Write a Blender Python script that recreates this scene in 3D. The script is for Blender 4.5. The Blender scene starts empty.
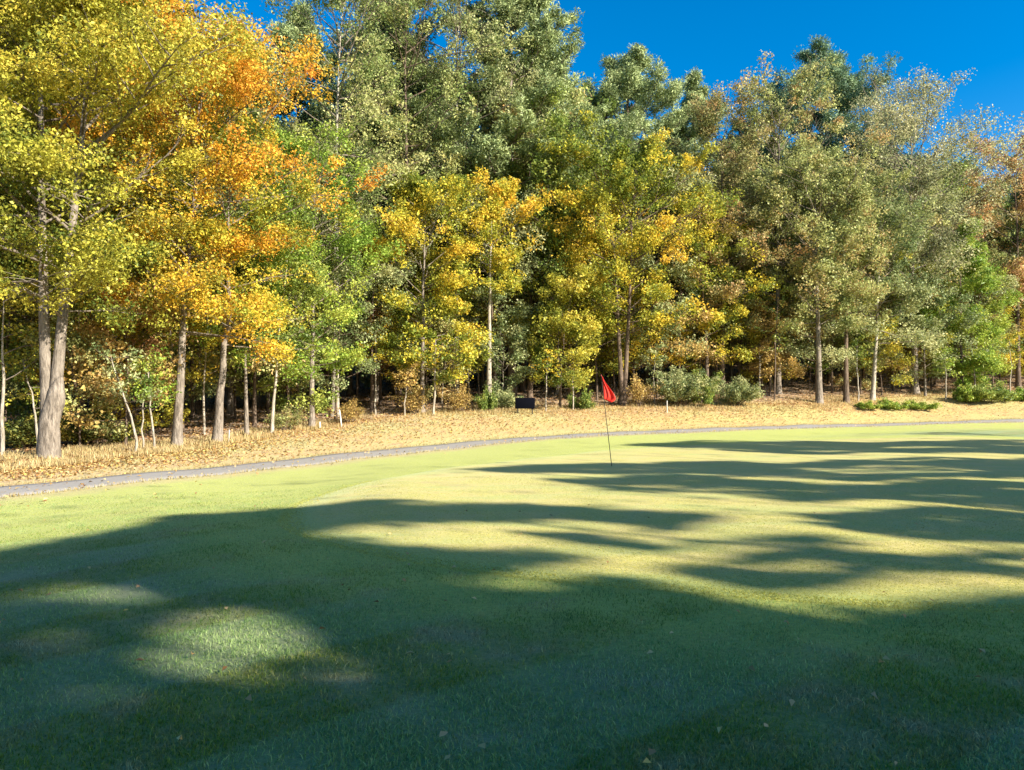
import bpy, math
import numpy as np
from mathutils import Vector

R = np.random.default_rng(11)
F = 760.0; HOR = 399.0; CAMH = 1.6
scene = bpy.context.scene
col = scene.collection

# ------------------------------------------------------------------ terrain
PU = [0, 150, 300, 430, 560, 650, 750, 850, 1024]
PD = [17, 20, 24, 30, 36, 39, 43, 46, 50]
PV = [493, 478, 463.5, 449.5, 438.5, 434.5, 430.5, 428, 421.5]
EU = [0, 50, 177, 217, 250, 300, 420, 490, 600, 740, 820, 875, 1024]
ED = [22.5, 24, 28.5, 30, 33, 36, 43, 45, 48, 50, 52, 56, 63]
EV = [463, 460, 447, 443, 436, 429, 412, 410, 405, 403, 401, 397, 390]
SU = [0, 300, 420, 620, 800, 1024]
SS = [.045, .065, .10, .15, .15, .13]
def zof(v, D): return CAMH - (v - HOR) / F * D
GU = np.arange(-60, 1161, 20.0)
GD = np.arange(0, 300.1, 0.5)
def make_h():
    G = np.zeros((len(GU), len(GD)))
    for i, u in enumerate(GU):
        pd = np.interp(u, PU, PD); pz = zof(np.interp(u, PU, PV), pd)
        ed = np.interp(u, EU, ED); ez = zof(np.interp(u, EU, EV), ed)
        s = np.interp(u, SU, SS)
        kd = [0, min(pd * .38, 16), min(pd * .6, 20), pd - 3.2, pd - 1.0, pd + 1.2, ed, ed + 32, ed + 90, 300]
        g = zof(468, 18.5); bm = float(np.interp(u, [440, 560, 940, 1010], [0, 1, 1, .2]))
        kz = [0, -.01, g if u > 350 else g * 1.3 + .3 * pz, (pz + .2 * bm) if bm > .01 else (g if u > 350 else g * 1.3 + .3 * pz) * .15 + pz * .85, pz, pz + .03, ez, ez + s * 32, ez + s * 32 + 14, ez + s * 32 + 22]
        G[i] = np.interp(GD, kd, kz)
    k = np.exp(-0.5 * (np.arange(-8, 9) / 2.6) ** 2); k /= k.sum()
    G = np.apply_along_axis(lambda r: np.convolve(np.pad(r, 8, mode='edge'), k, 'valid'), 1, G)
    k = np.exp(-0.5 * (np.arange(-3, 4) / 1.3) ** 2); k /= k.sum()
    G = np.apply_along_axis(lambda r: np.convolve(np.pad(r, 3, mode='edge'), k, 'valid'), 0, G)
    return G
HG = make_h()
def h(x, y):
    x = np.asarray(x, float); y = np.asarray(y, float)
    yy = np.maximum(y, .01)
    u = np.clip(512 + F * x / yy, GU[0], GU[-1] - .01)
    d = np.clip(yy, 0, 299.9)
    a = (u - GU[0]) / 20; b = d / .5
    i = np.floor(a).astype(int); j = np.floor(b).astype(int)
    i = np.clip(i, 0, len(GU) - 2); j = np.clip(j, 0, len(GD) - 2)
    a = a - i; b = b - j
    z = HG[i, j] * (1 - a) * (1 - b) + HG[i + 1, j] * a * (1 - b) + HG[i, j + 1] * (1 - a) * b + HG[i + 1, j + 1] * a * b
    # gentle natural unevenness
    w = np.clip((y - 1) / 6, 0, 1)
    return z + w * (.02 * np.sin(x * .7 + 1.3) * np.sin(y * .45) + .012 * np.sin(x * 1.7 + y * .9))
def wx(u, D): return D * (u - 512) / F
def base(u, D):
    x = wx(u, D); return (x, D, float(h(x, D)))
def poly(us, ds, ext=60):
    uu = np.linspace(us[0], us[-1], 60); dd = np.interp(uu, us, ds)
    k = np.ones(7) / 7
    dd = np.convolve(np.pad(dd, 3, mode='edge') + 0, k, 'valid'); dd[:3] = np.interp(uu[:3], us, ds); dd[-3:] = np.interp(uu[-3:], us, ds)
    P = np.stack([dd * (uu - 512) / F, dd], 1)
    a = P[0] + (P[0] - P[4]) / np.linalg.norm(P[0] - P[4]) * ext
    b = P[-1] + (P[-1] - P[-5]) / np.linalg.norm(P[-1] - P[-5]) * ext
    n = 40
    A = a + (P[0] - a) * np.linspace(0, 1, n)[:, None]; B = P[-1] + (b - P[-1]) * np.linspace(0, 1, n)[:, None]
    return np.concatenate([A[:-1], P, B[1:]])
PATH = poly(PU, PD); EDGE = poly(EU, ED)
def sdist(x, y, L):
    """signed distance to a polyline, positive on its far (left of travel) side"""
    q = np.stack([np.ravel(x), np.ravel(y)], 1)
    best = np.full(len(q), 1e9); sg = np.ones(len(q))
    for a, b in zip(L[:-1], L[1:]):
        ab = b - a; t = np.clip(((q - a) @ ab) / (ab @ ab), 0, 1)
        d = q - (a + t[:, None] * ab); dd = np.hypot(d[:, 0], d[:, 1])
        c = ab[0] * (q[:, 1] - a[1]) - ab[1] * (q[:, 0] - a[0])
        m = dd < best; best[m] = dd[m]; sg[m] = np.sign(c[m])
    return (best * sg).reshape(np.shape(x))

# ------------------------------------------------------------------ mesh helpers
def mesh(name, V, loops, starts, attrs=None, smooth=False, mats=(), midx=None):
    me = bpy.data.meshes.new(name)
    V = np.asarray(V, np.float32)
    me.vertices.add(len(V)); me.vertices.foreach_set('co', V.ravel())
    loops = np.asarray(loops, np.int32); starts = np.asarray(starts, np.int32)
    me.loops.add(len(loops)); me.loops.foreach_set('vertex_index', loops)
    me.polygons.add(len(starts)); me.polygons.foreach_set('loop_start', starts)
    if smooth: me.polygons.foreach_set('use_smooth', np.ones(len(starts), bool))
    for k, a in (attrs or {}).items():
        a = np.asarray(a, np.float32)
        if a.ndim == 1:
            at = me.attributes.new(k, 'FLOAT', 'POINT'); at.data.foreach_set('value', a)
        else:
            at = me.attributes.new(k, 'FLOAT_VECTOR', 'POINT'); at.data.foreach_set('vector', a.ravel())
    me.update(calc_edges=True); me.validate()
    for m in mats: me.materials.append(m)
    if midx is not None: me.polygons.foreach_set('material_index', np.asarray(midx, np.int32))
    return me
def quads(V, Q, **k):
    Q = np.asarray(Q); return mesh(k.pop('name', 'm'), V, Q.ravel(), np.arange(len(Q)) * Q.shape[1], **k)
def link(name, me, parent=None, mat=None, loc=None):
    o = bpy.data.objects.new(name, me); col.objects.link(o)
    if parent is not None: o.parent = parent
    if loc is not None: o.location = loc
    if mat is not None:
        if not me.materials: me.materials.append(mat)
        o.material_slots[0].link = 'OBJECT'; o.material_slots[0].material = mat
    return o
def empty(name, loc, label, cat, group=None, rz=0, scale=1):
    o = bpy.data.objects.new(name, None); col.objects.link(o)
    o.location = loc; o.rotation_euler = (0, 0, rz); o.scale = (scale,) * 3 if np.isscalar(scale) else scale
    o.empty_display_size = .3
    o['label'] = label; o['category'] = cat
    if group: o['group'] = group
    return o
class Tubes:
    def __init__(s): s.V = []; s.Q = []; s.n = 0
    def add(s, P, r, k=5, bump=0.0):
        P = np.asarray(P, float); n = len(P); r = np.asarray(r, float) * np.ones(n)
        T = np.gradient(P, axis=0); T /= np.linalg.norm(T, axis=1)[:, None] + 1e-9
        m = T.mean(0); ref = np.array([1., 0, 0]) if abs(m[2]) > .6 * np.linalg.norm(m) else np.array([0, 0, 1.])
        A = np.cross(T, ref); A /= np.linalg.norm(A, axis=1)[:, None] + 1e-9
        B = np.cross(T, A)
        th = np.arange(k) / k * 2 * math.pi
        rr = r[:, None] * np.ones(k)
        if bump: rr = rr * (1 + bump * np.sin(th * 3 + 1.0)[None, :] * np.linspace(1, .3, n)[:, None] + R.normal(0, bump * .35, (n, k)))
        V = P[:, None] + A[:, None] * (np.cos(th) * rr)[..., None] + B[:, None] * (np.sin(th) * rr)[..., None]
        i = np.arange(n - 1)[:, None] * k; j = np.arange(k)[None]; j2 = (j + 1) % k
        Q = np.stack([i + j, i + j2, i + k + j2, i + k + j], -1).reshape(-1, 4) + s.n
        s.V.append(V.reshape(-1, 3)); s.Q.append(Q); s.n += n * k
    def mesh(s, name): return quads(np.concatenate(s.V), np.concatenate(s.Q), name=name, smooth=True)

def leaf_mesh(name, C, size, rnd, up=.22, aspect=.62, dirs=None):
    """C leaf positions; rnd (n,) clump value in 0..1"""
    n = len(C)
    N = R.normal(0, 1, (n, 3)); N /= np.linalg.norm(N, axis=1)[:, None]
    N[:, 2] = np.abs(N[:, 2]) + up; N /= np.linalg.norm(N, axis=1)[:, None]
    D = R.normal(0, 1, (n, 3)) if dirs is None else dirs + R.normal(0, .35, (n, 3))
    D -= (D * N).sum(1)[:, None] * N; D /= np.linalg.norm(D, axis=1)[:, None] + 1e-9
    W = np.cross(N, D)
    L = (size * R.uniform(.45, 1.4, n))[:, None]
    fold = R.uniform(.02, .28, n)[:, None] * L
    w = L * aspect * .5
    v0 = C - D * L * .5; v2 = C + D * L * .5 - N * fold * .7
    mid = C + D * L * R.uniform(-.12, .08, n)[:, None] + N * fold * .3
    v1 = mid + W * w + N * fold; v3 = mid - W * w + N * fold
    V = np.stack([v0, v1, v2, v3], 1).reshape(-1, 3)
    a = np.repeat(np.stack([R.random(n), rnd, R.random(n)], 1), 4, 0)
    return quads(V, np.arange(4 * n).reshape(-1, 4), name=name, attrs={'leaf': a})

def curve(p, d, L, n, up=0., wob=.08, droop=0.):
    P = [np.array(p, float)]; d = np.array(d, float); d /= np.linalg.norm(d)
    for i in range(n):
        d = d + R.normal(0, wob, 3); d[2] += up / n - droop * (i / n) ** 2 / n * 2
        d /= np.linalg.norm(d); P.append(P[-1] + d * L / n)
    return np.array(P)
def at(P, t):
    x = t * (len(P) - 1); i = min(int(x), len(P) - 2); return P[i] + (P[i + 1] - P[i]) * (x - i), (P[i + 1] - P[i]) / np.linalg.norm(P[i + 1] - P[i])
def rotz(d, a):
    c, s = math.cos(a), math.sin(a); return np.array([d[0] * c - d[1] * s, d[0] * s + d[1] * c, d[2]])

def cluster_leaves(K, n_each, rad, flat=.5, hollow=False):
    """K cluster centres (m,3) -> leaf positions and clump value"""
    m = len(K); cnt = np.maximum(1, (n_each * R.uniform(.5, 1.5, m)).astype(int))
    idx = np.repeat(np.arange(m), cnt); n = len(idx)
    rr = (rad * R.uniform(.65, 1.35, m))[idx]
    d = R.normal(0, 1, (n, 3))
    d /= np.linalg.norm(d, axis=1)[:, None]
    d *= (R.random(n) ** (.45))[:, None]
    tilt = R.normal(0, .35, (m, 2))[idx]
    off = d * rr[:, None]; off[:, 2] = off[:, 2] * flat + off[:, 0] * tilt[:, 0] + off[:, 1] * tilt[:, 1]
    cv = R.random(m)
    return K[idx] + off, cv[idx], d

def broad(H=18, r0=.22, cb=.28, CR=5, nl=34, subs=6, leaf=.13, per=46, rad=.55, lean=(0, 0), fork=None, wig=.25,
          shape=.4, twigs=0, gap=0., flat=.78, keep=None, k0=9, nolow=0):
    """broadleaf tree; returns trunk, branches, crown meshes (origin at the base)"""
    T = Tubes(); B = Tubes(); K = []
    CR *= 1.16 if keep is None else 1.1; nl = int(nl * 1.1); lob = R.uniform(0, 6.28, 3)
    if keep is None: shape = max(shape, .55)
    if keep is None: H *= .93; r0 *= .88; per = int(per * (1.75 if twigs < 2 else 1.3)); rad *= 1.1
    def stem(p0, Hs, r, lx, ly, k, f0=0.):
        n = 12; f = np.linspace(0, 1, n); w = np.cumsum(R.normal(0, wig / n ** .5, (n, 2)), 0) * f[:, None]
        P = np.stack([p0[0] + lx * Hs * f + w[:, 0], p0[1] + ly * Hs * f + w[:, 1], p0[2] + Hs * f], 1)
        if f0 == 0: P[0, 2] -= .25
        P = np.stack([np.interp(np.linspace(0, 1, 25), f, P[:, c]) for c in range(3)], 1)
        f = np.linspace(0, 1, 25)
        rad_ = r * (1 - .93 * f ** .85)
        if f0 == 0: rad_ = rad_ + r * .45 * np.exp(-f * Hs / .45)
        T.add(P, rad_, k, .07); return P
    stems = []
    if fork:
        P = stem((0, 0, 0), fork, r0, lean[0], lean[1], k0); P[:, :] = P
        e = P[-1]
        T.V[-1] = T.V[-1]  # lower bole
        # redo the bole with little taper
        T.V.pop(); T.Q.pop(); T.n = 0
        f = np.linspace(0, 1, 8); Pb = np.stack([np.interp(f, np.linspace(0, 1, 25), P[:, c]) for c in range(3)], 1)
        Pb = np.stack([np.interp(np.linspace(0, 1, 14), f, Pb[:, c]) for c in range(3)], 1); f = np.linspace(0, 1, 14)
        T.add(Pb, r0 * (1.0 - .08 * f) * np.clip((1.02 - f) / .30, .05, 1) ** .45 + r0 * .3 * np.exp(-f * fork / .4), k0 + 2, .05)
        for s in (-1, 1):
            zb = min(1.3, fork * .6); q = at(P, 1 - zb / fork)[0] + np.array([s * r0 * .30, 0, 0])
            stems.append((stem(q, H - fork + zb, r0 * .66, lean[0] + s * .05, lean[1] + R.normal(0, .02), k0, 1.), H - fork))
    else:
        stems.append((stem((0, 0, 0), H * .97, r0, lean[0], lean[1], k0), H))
    ns = len(stems); ga = R.uniform(0, 6)
    for P, _ in stems:
        for i in range(nl // ns):
            fc = (i + R.random()) / (nl // ns)                       # 0..1 within the crown
            z = H * (cb + (.985 - cb) * fc)
            t = np.interp(z, P[:, 2], np.linspace(0, 1, len(P)))
            p, _ = at(P, min(t, .995)); ga += 2.4 + R.normal(0, .3)
            if fc < shape: pr = .72 + .28 * fc / shape
            else: pr = math.sqrt(max(0.05, 1 - ((fc - shape) / (1.05 - shape)) ** 2.4))
            if keep is None: pr *= 1 + .28 * math.sin(fc * 9 + lob[0] + 1.5 * math.sin(ga + lob[1])) 
            L = CR * pr * R.uniform(.7, 1.15)
            el = math.radians(10 + (38 if keep is None else 52) * fc + R.normal(0, 10))
            d = np.array([math.cos(ga) * math.cos(el), math.sin(ga) * math.cos(el), math.sin(el)])
            C = curve(p, d, L, 7, up=.25 - .2 * fc, wob=.07, droop=.35)
            rl = max(.016, min(r0 * .26, L * .012)) * (1 - .4 * fc)
            if keep is None or keep(C[[3, -1]]).all(): B.add(C, np.linspace(rl, rl * .18, len(C)), 5)
            if R.random() < gap: continue
            K.append(C[-1])
            for j in range(subs):
                ts = .28 + .7 * (j + R.random()) / subs
                q, dq = at(C, ts); a = (1 if j % 2 else -1) * R.uniform(.5, 1.2)
                ds = rotz(dq, a); ds[2] += R.uniform(-.1, .35)
                Ls = L * .42 * (1.15 - .6 * ts) * R.uniform(.7, 1.3)
                S = curve(q, ds, Ls, 4, up=.1, wob=.12, droop=.3)
                if keep is None or keep(S[[2, -1]]).all(): B.add(S, np.linspace(rl * .42, rl * .1, len(S)), 3)
                for tt in ((.55, 1.) if Ls < 1.2 else (.35, .7, 1.)):
                    K.append(at(S, tt * .999)[0])
                for _k in range(twigs):
                    q2, d2 = at(S, R.uniform(.2, 1) * .999)
                    e2 = rotz(d2, R.uniform(-1.2, 1.2)); e2[2] += R.uniform(-.1, .5)
                    W = curve(q2, e2, R.uniform(.4, .9), 3, wob=.15)
                    B.add(W, np.linspace(rl * .2 + .004, .005, 4), 3)
    K = np.array(K); K[:, 2] -= .05
    hp = R.uniform(0, 6, 3)
    hn = np.sin(K[:, 0] * 2.1 + hp[0] + np.sin(K[:, 2] * 1.3)) + np.sin(K[:, 1] * 2.1 + hp[1] + np.sin(K[:, 0] * 1.7)) + np.sin(K[:, 2] * 2.3 + hp[2])
    if keep is None: K = K[hn + R.normal(0, .6, len(hn)) > -.45]
    C, cv, d = cluster_leaves(K, per, rad, flat)
    # clump value also drifts through the crown so that whole boughs turn together
    ph = R.uniform(0, 6, 6)
    drift = .5 + .25 * np.sin(C[:, 0] * .8 + ph[0]) * np.sin(C[:, 1] * .8 + ph[1]) + .25 * np.sin(C[:, 2] * .55 + ph[2] + C[:, 0] * .3)
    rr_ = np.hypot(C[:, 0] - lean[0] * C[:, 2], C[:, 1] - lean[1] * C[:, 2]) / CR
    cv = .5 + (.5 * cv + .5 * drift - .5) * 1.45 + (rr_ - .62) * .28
    cv = np.clip(cv + R.normal(0, .09, len(cv)), 0, 1)
    if keep is not None:
        m = keep(C); C = C[m]; cv = cv[m]
    return T.mesh('trunk'), B.mesh('branches'), leaf_mesh('crown', C, leaf, cv)

def pine(H=26, r0=.24, cb=.55, CR=3.6, nl=44, per=60, needle=.24, rad=.42, lean=(0, 0), top=.5, keep=None, dead=6):
    T = Tubes(); B = Tubes(); K = []
    per = int(per * 1.5); rad *= 1.25; CR *= 1.15; needle *= 1.15
    n = 16; f = np.linspace(0, 1, n); w = np.cumsum(R.normal(0, .05, (n, 2)), 0) * f[:, None]
    P = np.stack([lean[0] * H * f + w[:, 0], lean[1] * H * f + w[:, 1], H * f], 1); P[0, 2] -= .25
    T.add(P, r0 * (1 - .9 * f) + r0 * .3 * np.exp(-f * H / .4), 9, .05)
    ga = 0
    for i in range(dead):
        z = H * R.uniform(.25, cb); p, _ = at(P, z / H); a = R.uniform(0, 6.28)
        C = curve(p, (math.cos(a), math.sin(a), -.1), R.uniform(.5, 1.8), 4, wob=.15); B.add(C, np.linspace(.03, .008, 5), 4)
    for i in range(nl):
        fc = (i + R.random()) / nl; z = H * (cb + (.99 - cb) * fc); p, _ = at(P, min(z / H, .995)); ga += 2.4 + R.normal(0, .35)
        pr = math.sin(min(1, (fc * .8 + .28)) * math.pi) ** .6 if fc < .95 else .35
        L = CR * max(pr, .22) * R.uniform(.6, 1.2)
        el = math.radians(-4 + 50 * fc ** 1.3 + R.normal(0, 9))
        C = curve(p, (math.cos(ga) * math.cos(el), math.sin(ga) * math.cos(el), math.sin(el)), L, 6, up=.35, wob=.1)
        rl = .05 * (1 - .5 * fc) * (L / 3) ** .5
        B.add(C, np.linspace(rl, rl * .25, len(C)), 5); K.append(C[-1])
        for j in range(7):
            ts = .38 + .6 * (j + R.random()) / 7; q, dq = at(C, ts)
            ds = rotz(dq, (1 if j % 2 else -1) * R.uniform(.4, 1.1)); ds[2] += .25
            S = curve(q, ds, L * .3 * (1.25 - .6 * ts) * R.uniform(.7, 1.3), 3, up=.35, wob=.12)
            B.add(S, np.linspace(rl * .4, rl * .12, len(S)), 3)
            K += [S[-1], S[-2], (S[-1] + S[-2]) * .5]
    K = np.array(K)
    C, cv, d = cluster_leaves(K, per, rad, .62)
    if keep is not None:
        m = keep(C); C = C[m]; cv = cv[m]; d = d[m]
    dd = d / (np.linalg.norm(d, axis=1)[:, None] + 1e-6); dd[:, 2] += .5
    return T.mesh('trunk'), B.mesh('branches'), leaf_mesh('crown', C, needle, cv, up=.1, aspect=.24, dirs=dd * 1.5)

def shrub(Hs=1.8, W=1.4, ns=16, per=34, leaf=.09, rad=.3, flat=.7):
    B = Tubes(); K = []
    for i in range(ns):
        a = R.uniform(0, 6.28); sp = R.random() ** .5
        p = (math.cos(a) * W * .18 * sp, math.sin(a) * W * .18 * sp, -.08)
        d = (math.cos(a) * sp * W / Hs, math.sin(a) * sp * W / Hs, 1)
        L = Hs * R.uniform(.6, 1.1) * math.sqrt(1 + (sp * W / Hs) ** 2) * (1 - .3 * sp)
        C = curve(p, d, L, 6, wob=.12, droop=.3); B.add(C, np.linspace(.018, .005, 7), 4)
        for t in (.45, .62, .8, .97):
            q, dq = at(C, t)
            S = curve(q, rotz(dq, R.uniform(-1.4, 1.4)), L * .22, 3, wob=.2); B.add(S, np.linspace(.007, .003, 4), 3)
            K += [S[-1], q, S[2]]
    C, cv, d = cluster_leaves(np.array(K), per, rad, flat)
    C = C[C[:, 2] > .02]; cv = cv[:len(C)]
    return B.mesh('stems'), leaf_mesh('foliage', C, leaf, cv)

def sapling(H=3.6, r0=.045, CR=1.1, bend=(.1, 0), per=16, leaf=.1, nl=9, cb=.45, rad=.32):
    T = Tubes(); B = Tubes(); K = []
    n = 9; f = np.linspace(0, 1, n); w = np.cumsum(R.normal(0, .035, (n, 2)), 0)
    w -= w[0]
    P = np.stack([bend[0] * H * f ** 1.6 + w[:, 0], bend[1] * H * f ** 1.6 + w[:, 1], H * f], 1); P[0, 2] -= .15
    T.add(P, r0 * (1 - .8 * f), 7, .04)
    for i in range(nl):
        t = cb + (1 - cb) * (i + R.random()) / nl; p, _ = at(P, min(t, .99)); a = i * 2.4
        C = curve(p, (math.cos(a), math.sin(a), R.uniform(.2, .9)), CR * (1.2 - .6 * t) * R.uniform(.6, 1.2), 4, wob=.16)
        B.add(C, np.linspace(r0 * .35, r0 * .08, 5), 4)
        for tt in (.5, .75, .99):
            q, dq = at(C, tt); K.append(q)
            S = curve(q, rotz(dq, R.uniform(-1.3, 1.3)), CR * .3, 3, wob=.2); B.add(S, np.linspace(r0 * .14, .003, 4), 3); K.append(S[-1])
    C, cv, d = cluster_leaves(np.array(K), per, rad, .4)
    return T.mesh('trunk'), B.mesh('branches'), leaf_mesh('crown', C, leaf, cv)

# ------------------------------------------------------------------ materials
def newmat(name):
    m = bpy.data.materials.new(name); m.use_nodes = True; nt = m.node_tree; nt.nodes.clear()
    return m, nt, nt.nodes, nt.links
def ramp(nt, src, stops, interp='LINEAR'):
    r = nt.nodes.new('ShaderNodeValToRGB'); e = r.color_ramp.elements; r.color_ramp.interpolation = interp
    while len(e) < len(stops): e.new(.5)
    for k, (p, c) in zip(e, stops): k.position = p; k.color = (*c, 1) if len(c) == 3 else c
    nt.links.new(src, r.inputs[0]); return r.outputs[0]
def noise(nt, vec, scale, detail=4, rough=.6, dist=0):
    n = nt.nodes.new('ShaderNodeTexNoise'); n.inputs['Scale'].default_value = scale; n.inputs['Detail'].default_value = detail
    n.inputs['Roughness'].default_value = rough; n.inputs['Distortion'].default_value = dist
    if vec is not None: nt.links.new(vec, n.inputs['Vector'])
    return n.outputs[0]
def math_(nt, op, a, b=None, clamp=False):
    n = nt.nodes.new('ShaderNodeMath'); n.operation = op; n.use_clamp = clamp
    for i, v in enumerate((a, b)):
        if v is None: continue
        if isinstance(v, (int, float)): n.inputs[i].default_value = v
        else: nt.links.new(v, n.inputs[i])
    return n.outputs[0]
def mix(nt, f, a, b, blend='MIX'):
    n = nt.nodes.new('ShaderNodeMix'); n.data_type = 'RGBA'; n.blend_type = blend
    for s, v in ((n.inputs[0], f), (n.inputs[6], a), (n.inputs[7], b)):
        if isinstance(v, (int, float)): s.default_value = v
        elif isinstance(v, tuple): s.default_value = (*v, 1)
        else: nt.links.new(v, s)
    return n.outputs[2]
def mapr(nt, v, a, b, c=0., d=1., smooth=True):
    n = nt.nodes.new('ShaderNodeMapRange'); n.interpolation_type = 'SMOOTHSTEP' if smooth else 'LINEAR'
    nt.links.new(v, n.inputs[0])
    for i, x in zip((1, 2, 3, 4), (a, b, c, d)): n.inputs[i].default_value = x
    return n.outputs[0]
def attr(nt, name):
    n = nt.nodes.new('ShaderNodeAttribute'); n.attribute_name = name; return n

def leafmat(name, stops, trans=.35, rough=.5, spec=.3, turf=False):
    m, nt, N, L = newmat(name)
    a = attr(nt, 'leaf'); sp = N.new('ShaderNodeSeparateXYZ'); L.new(a.outputs['Vector'], sp.inputs[0])
    c = ramp(nt, math_(nt, 'ADD', math_(nt, 'MULTIPLY', sp.outputs[1], .78), math_(nt, 'MULTIPLY', sp.outputs[0], .22)), stops)
    if turf:
        pos = N.new('ShaderNodeNewGeometry').outputs['Position']; md = noise(nt, pos, 1.3, 4, .65); bg_ = noise(nt, pos, .45, 4, .7)
        c = mix(nt, mapr(nt, md, .45, .66, 0, .75), c, mix(nt, sp.outputs[0], (.14, .11, .06), (.68, .58, .34)))
        c = mix(nt, mapr(nt, bg_, .52, .66, 0, .8), c, mix(nt, sp.outputs[0], (.06, .16, .03), (.16, .32, .06)))
        mp = N.new('ShaderNodeMapping'); mp.inputs['Rotation'].default_value = (0, 0, math.radians(50)); L.new(pos, mp.inputs[0])
        wv = N.new('ShaderNodeTexWave'); wv.inputs['Scale'].default_value = .16; wv.inputs['Distortion'].default_value = 2.2; wv.inputs['Detail'].default_value = 2; wv.inputs['Detail Scale'].default_value = .6
        L.new(mp.outputs[0], wv.inputs['Vector']); c = mix(nt, mapr(nt, wv.outputs[1], .44, .56, 0, .7), c, mix(nt, sp.outputs[0], (.12, .29, .07), (.44, .55, .22)))
    hv = N.new('ShaderNodeHueSaturation'); L.new(c, hv.inputs['Color'])
    L.new(mapr(nt, sp.outputs[2], 0, 1, .62, 1.3, False), hv.inputs['Value'])
    L.new(mapr(nt, sp.outputs[0], 0, 1, .485, .515, False), hv.inputs['Hue'])
    p = N.new('ShaderNodeBsdfPrincipled'); L.new(hv.outputs[0], p.inputs['Base Color'])
    p.inputs['Roughness'].default_value = rough; p.inputs['Specular IOR Level'].default_value = spec
    t = N.new('ShaderNodeBsdfTranslucent'); L.new(hv.outputs[0], t.inputs[0])
    mx = N.new('ShaderNodeMixShader'); mx.inputs[0].default_value = trans
    L.new(p.outputs[0], mx.inputs[1]); L.new(t.outputs[0], mx.inputs[2])
    o = N.new('ShaderNodeOutputMaterial'); L.new(mx.outputs[0], o.inputs[0]); return m
PAL = dict(
    yellowgreen=[(.2, (.13, .18, .03)), (.4, (.38, .37, .055)), (.65, (.54, .50, .07)), (.88, (.68, .56, .08)), (1, (.74, .48, .08))],
    golden=[(.06, (.20, .22, .04)), (.24, (.54, .43, .055)), (.46, (.84, .52, .055)), (.9, (.82, .38, .055))],
    yellow=[(.2, (.17, .23, .035)), (.48, (.44, .43, .055)), (.7, (.76, .60, .065)), (.9, (.84, .56, .07)), (1, (.82, .42, .06))],
    green=[(.15, (.09, .15, .03)), (.5, (.21, .29, .06)), (.85, (.42, .46, .10))],
    brightgreen=[(.15, (.15, .26, .035)), (.5, (.31, .43, .06)), (.85, (.52, .54, .10))],
    tall=[(.12, (.15, .22, .06)), (.45, (.38, .43, .15)), (.8, (.60, .58, .24)), (.95, (.60, .50, .18))],
    rustolive=[(.15, (.22, .24, .09)), (.5, (.46, .42, .17)), (.78, (.55, .36, .16)), (.95, (.55, .30, .14))],
    greygreen=[(.15, (.15, .21, .08)), (.5, (.33, .38, .16)), (.85, (.54, .53, .25))],
    olive=[(.15, (.19, .23, .08)), (.5, (.45, .48, .17)), (.8, (.54, .46, .20)), (.95, (.50, .28, .11))],
    sparse=[(.15, (.20, .22, .11)), (.5, (.44, .44, .21)), (.85, (.58, .52, .28))],
    rust=[(.1, (.34, .30, .11)), (.4, (.54, .34, .14)), (.7, (.62, .34, .16)), (.95, (.55, .48, .19))],
    brown=[(.1, (.26, .20, .07)), (.5, (.52, .36, .11)), (.9, (.62, .44, .15))],
    pine=[(.1, (.18, .24, .09)), (.5, (.32, .39, .17)), (.9, (.46, .52, .22))],
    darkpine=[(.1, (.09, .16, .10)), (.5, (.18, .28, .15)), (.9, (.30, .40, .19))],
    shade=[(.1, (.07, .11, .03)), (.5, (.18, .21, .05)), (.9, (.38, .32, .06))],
)
LM = {k: leafmat('leaves ' + k, v, trans=.2 if 'pine' in k else .35) for k, v in PAL.items()}
def barkmat(name, a, b, c):
    m, nt, N, L = newmat(name)
    tc = N.new('ShaderNodeTexCoord'); mp = N.new('ShaderNodeMapping'); mp.inputs['Scale'].default_value = (1, 1, .18); L.new(tc.outputs['Object'], mp.inputs[0])
    n1 = noise(nt, mp.outputs[0], 14, 6, .7, .6); n2 = noise(nt, tc.outputs['Object'], 1.1, 3)
    cc = ramp(nt, n1, [(.35, a), (.52, b), (.68, c)])
    cc = mix(nt, mapr(nt, n2, .45, .7), cc, mix(nt, .5, cc, c))
    p = N.new('ShaderNodeBsdfPrincipled'); L.new(cc, p.inputs['Base Color']); p.inputs['Roughness'].default_value = .95; p.inputs['Specular IOR Level'].default_value = .1
    bu = N.new('ShaderNodeBump'); bu.inputs['Strength'].default_value = 1.; bu.inputs['Distance'].default_value = .07; L.new(n1, bu.inputs['Height']); L.new(bu.outputs[0], p.inputs['Normal'])
    o = N.new('ShaderNodeOutputMaterial'); L.new(p.outputs[0], o.inputs[0]); return m
BARK = dict(grey=barkmat('grey bark', (.085, .07, .058), (.22, .185, .15), (.36, .31, .26)),
            brown=barkmat('brown bark', (.05, .035, .025), (.13, .095, .07), (.24, .18, .14)),
            limb=barkmat('limb bark', (.10, .08, .06), (.20, .165, .13), (.32, .27, .22)),
            pale=barkmat('pale bark', (.20, .17, .13), (.38, .335, .27), (.54, .49, .41)))

def simple(name, c, rough=.7, spec=.3):
    m, nt, N, L = newmat(name)
    tc = N.new('ShaderNodeTexCoord'); n = noise(nt, tc.outputs['Object'], 9, 4)
    p = N.new('ShaderNodeBsdfPrincipled'); L.new(mix(nt, n, tuple(x * .8 for x in c), tuple(min(1, x * 1.2) for x in c)), p.inputs['Base Color'])
    p.inputs['Roughness'].default_value = rough; p.inputs['Specular IOR Level'].default_value = spec
    o = N.new('ShaderNodeOutputMaterial'); L.new(p.outputs[0], o.inputs[0]); return m

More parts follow.
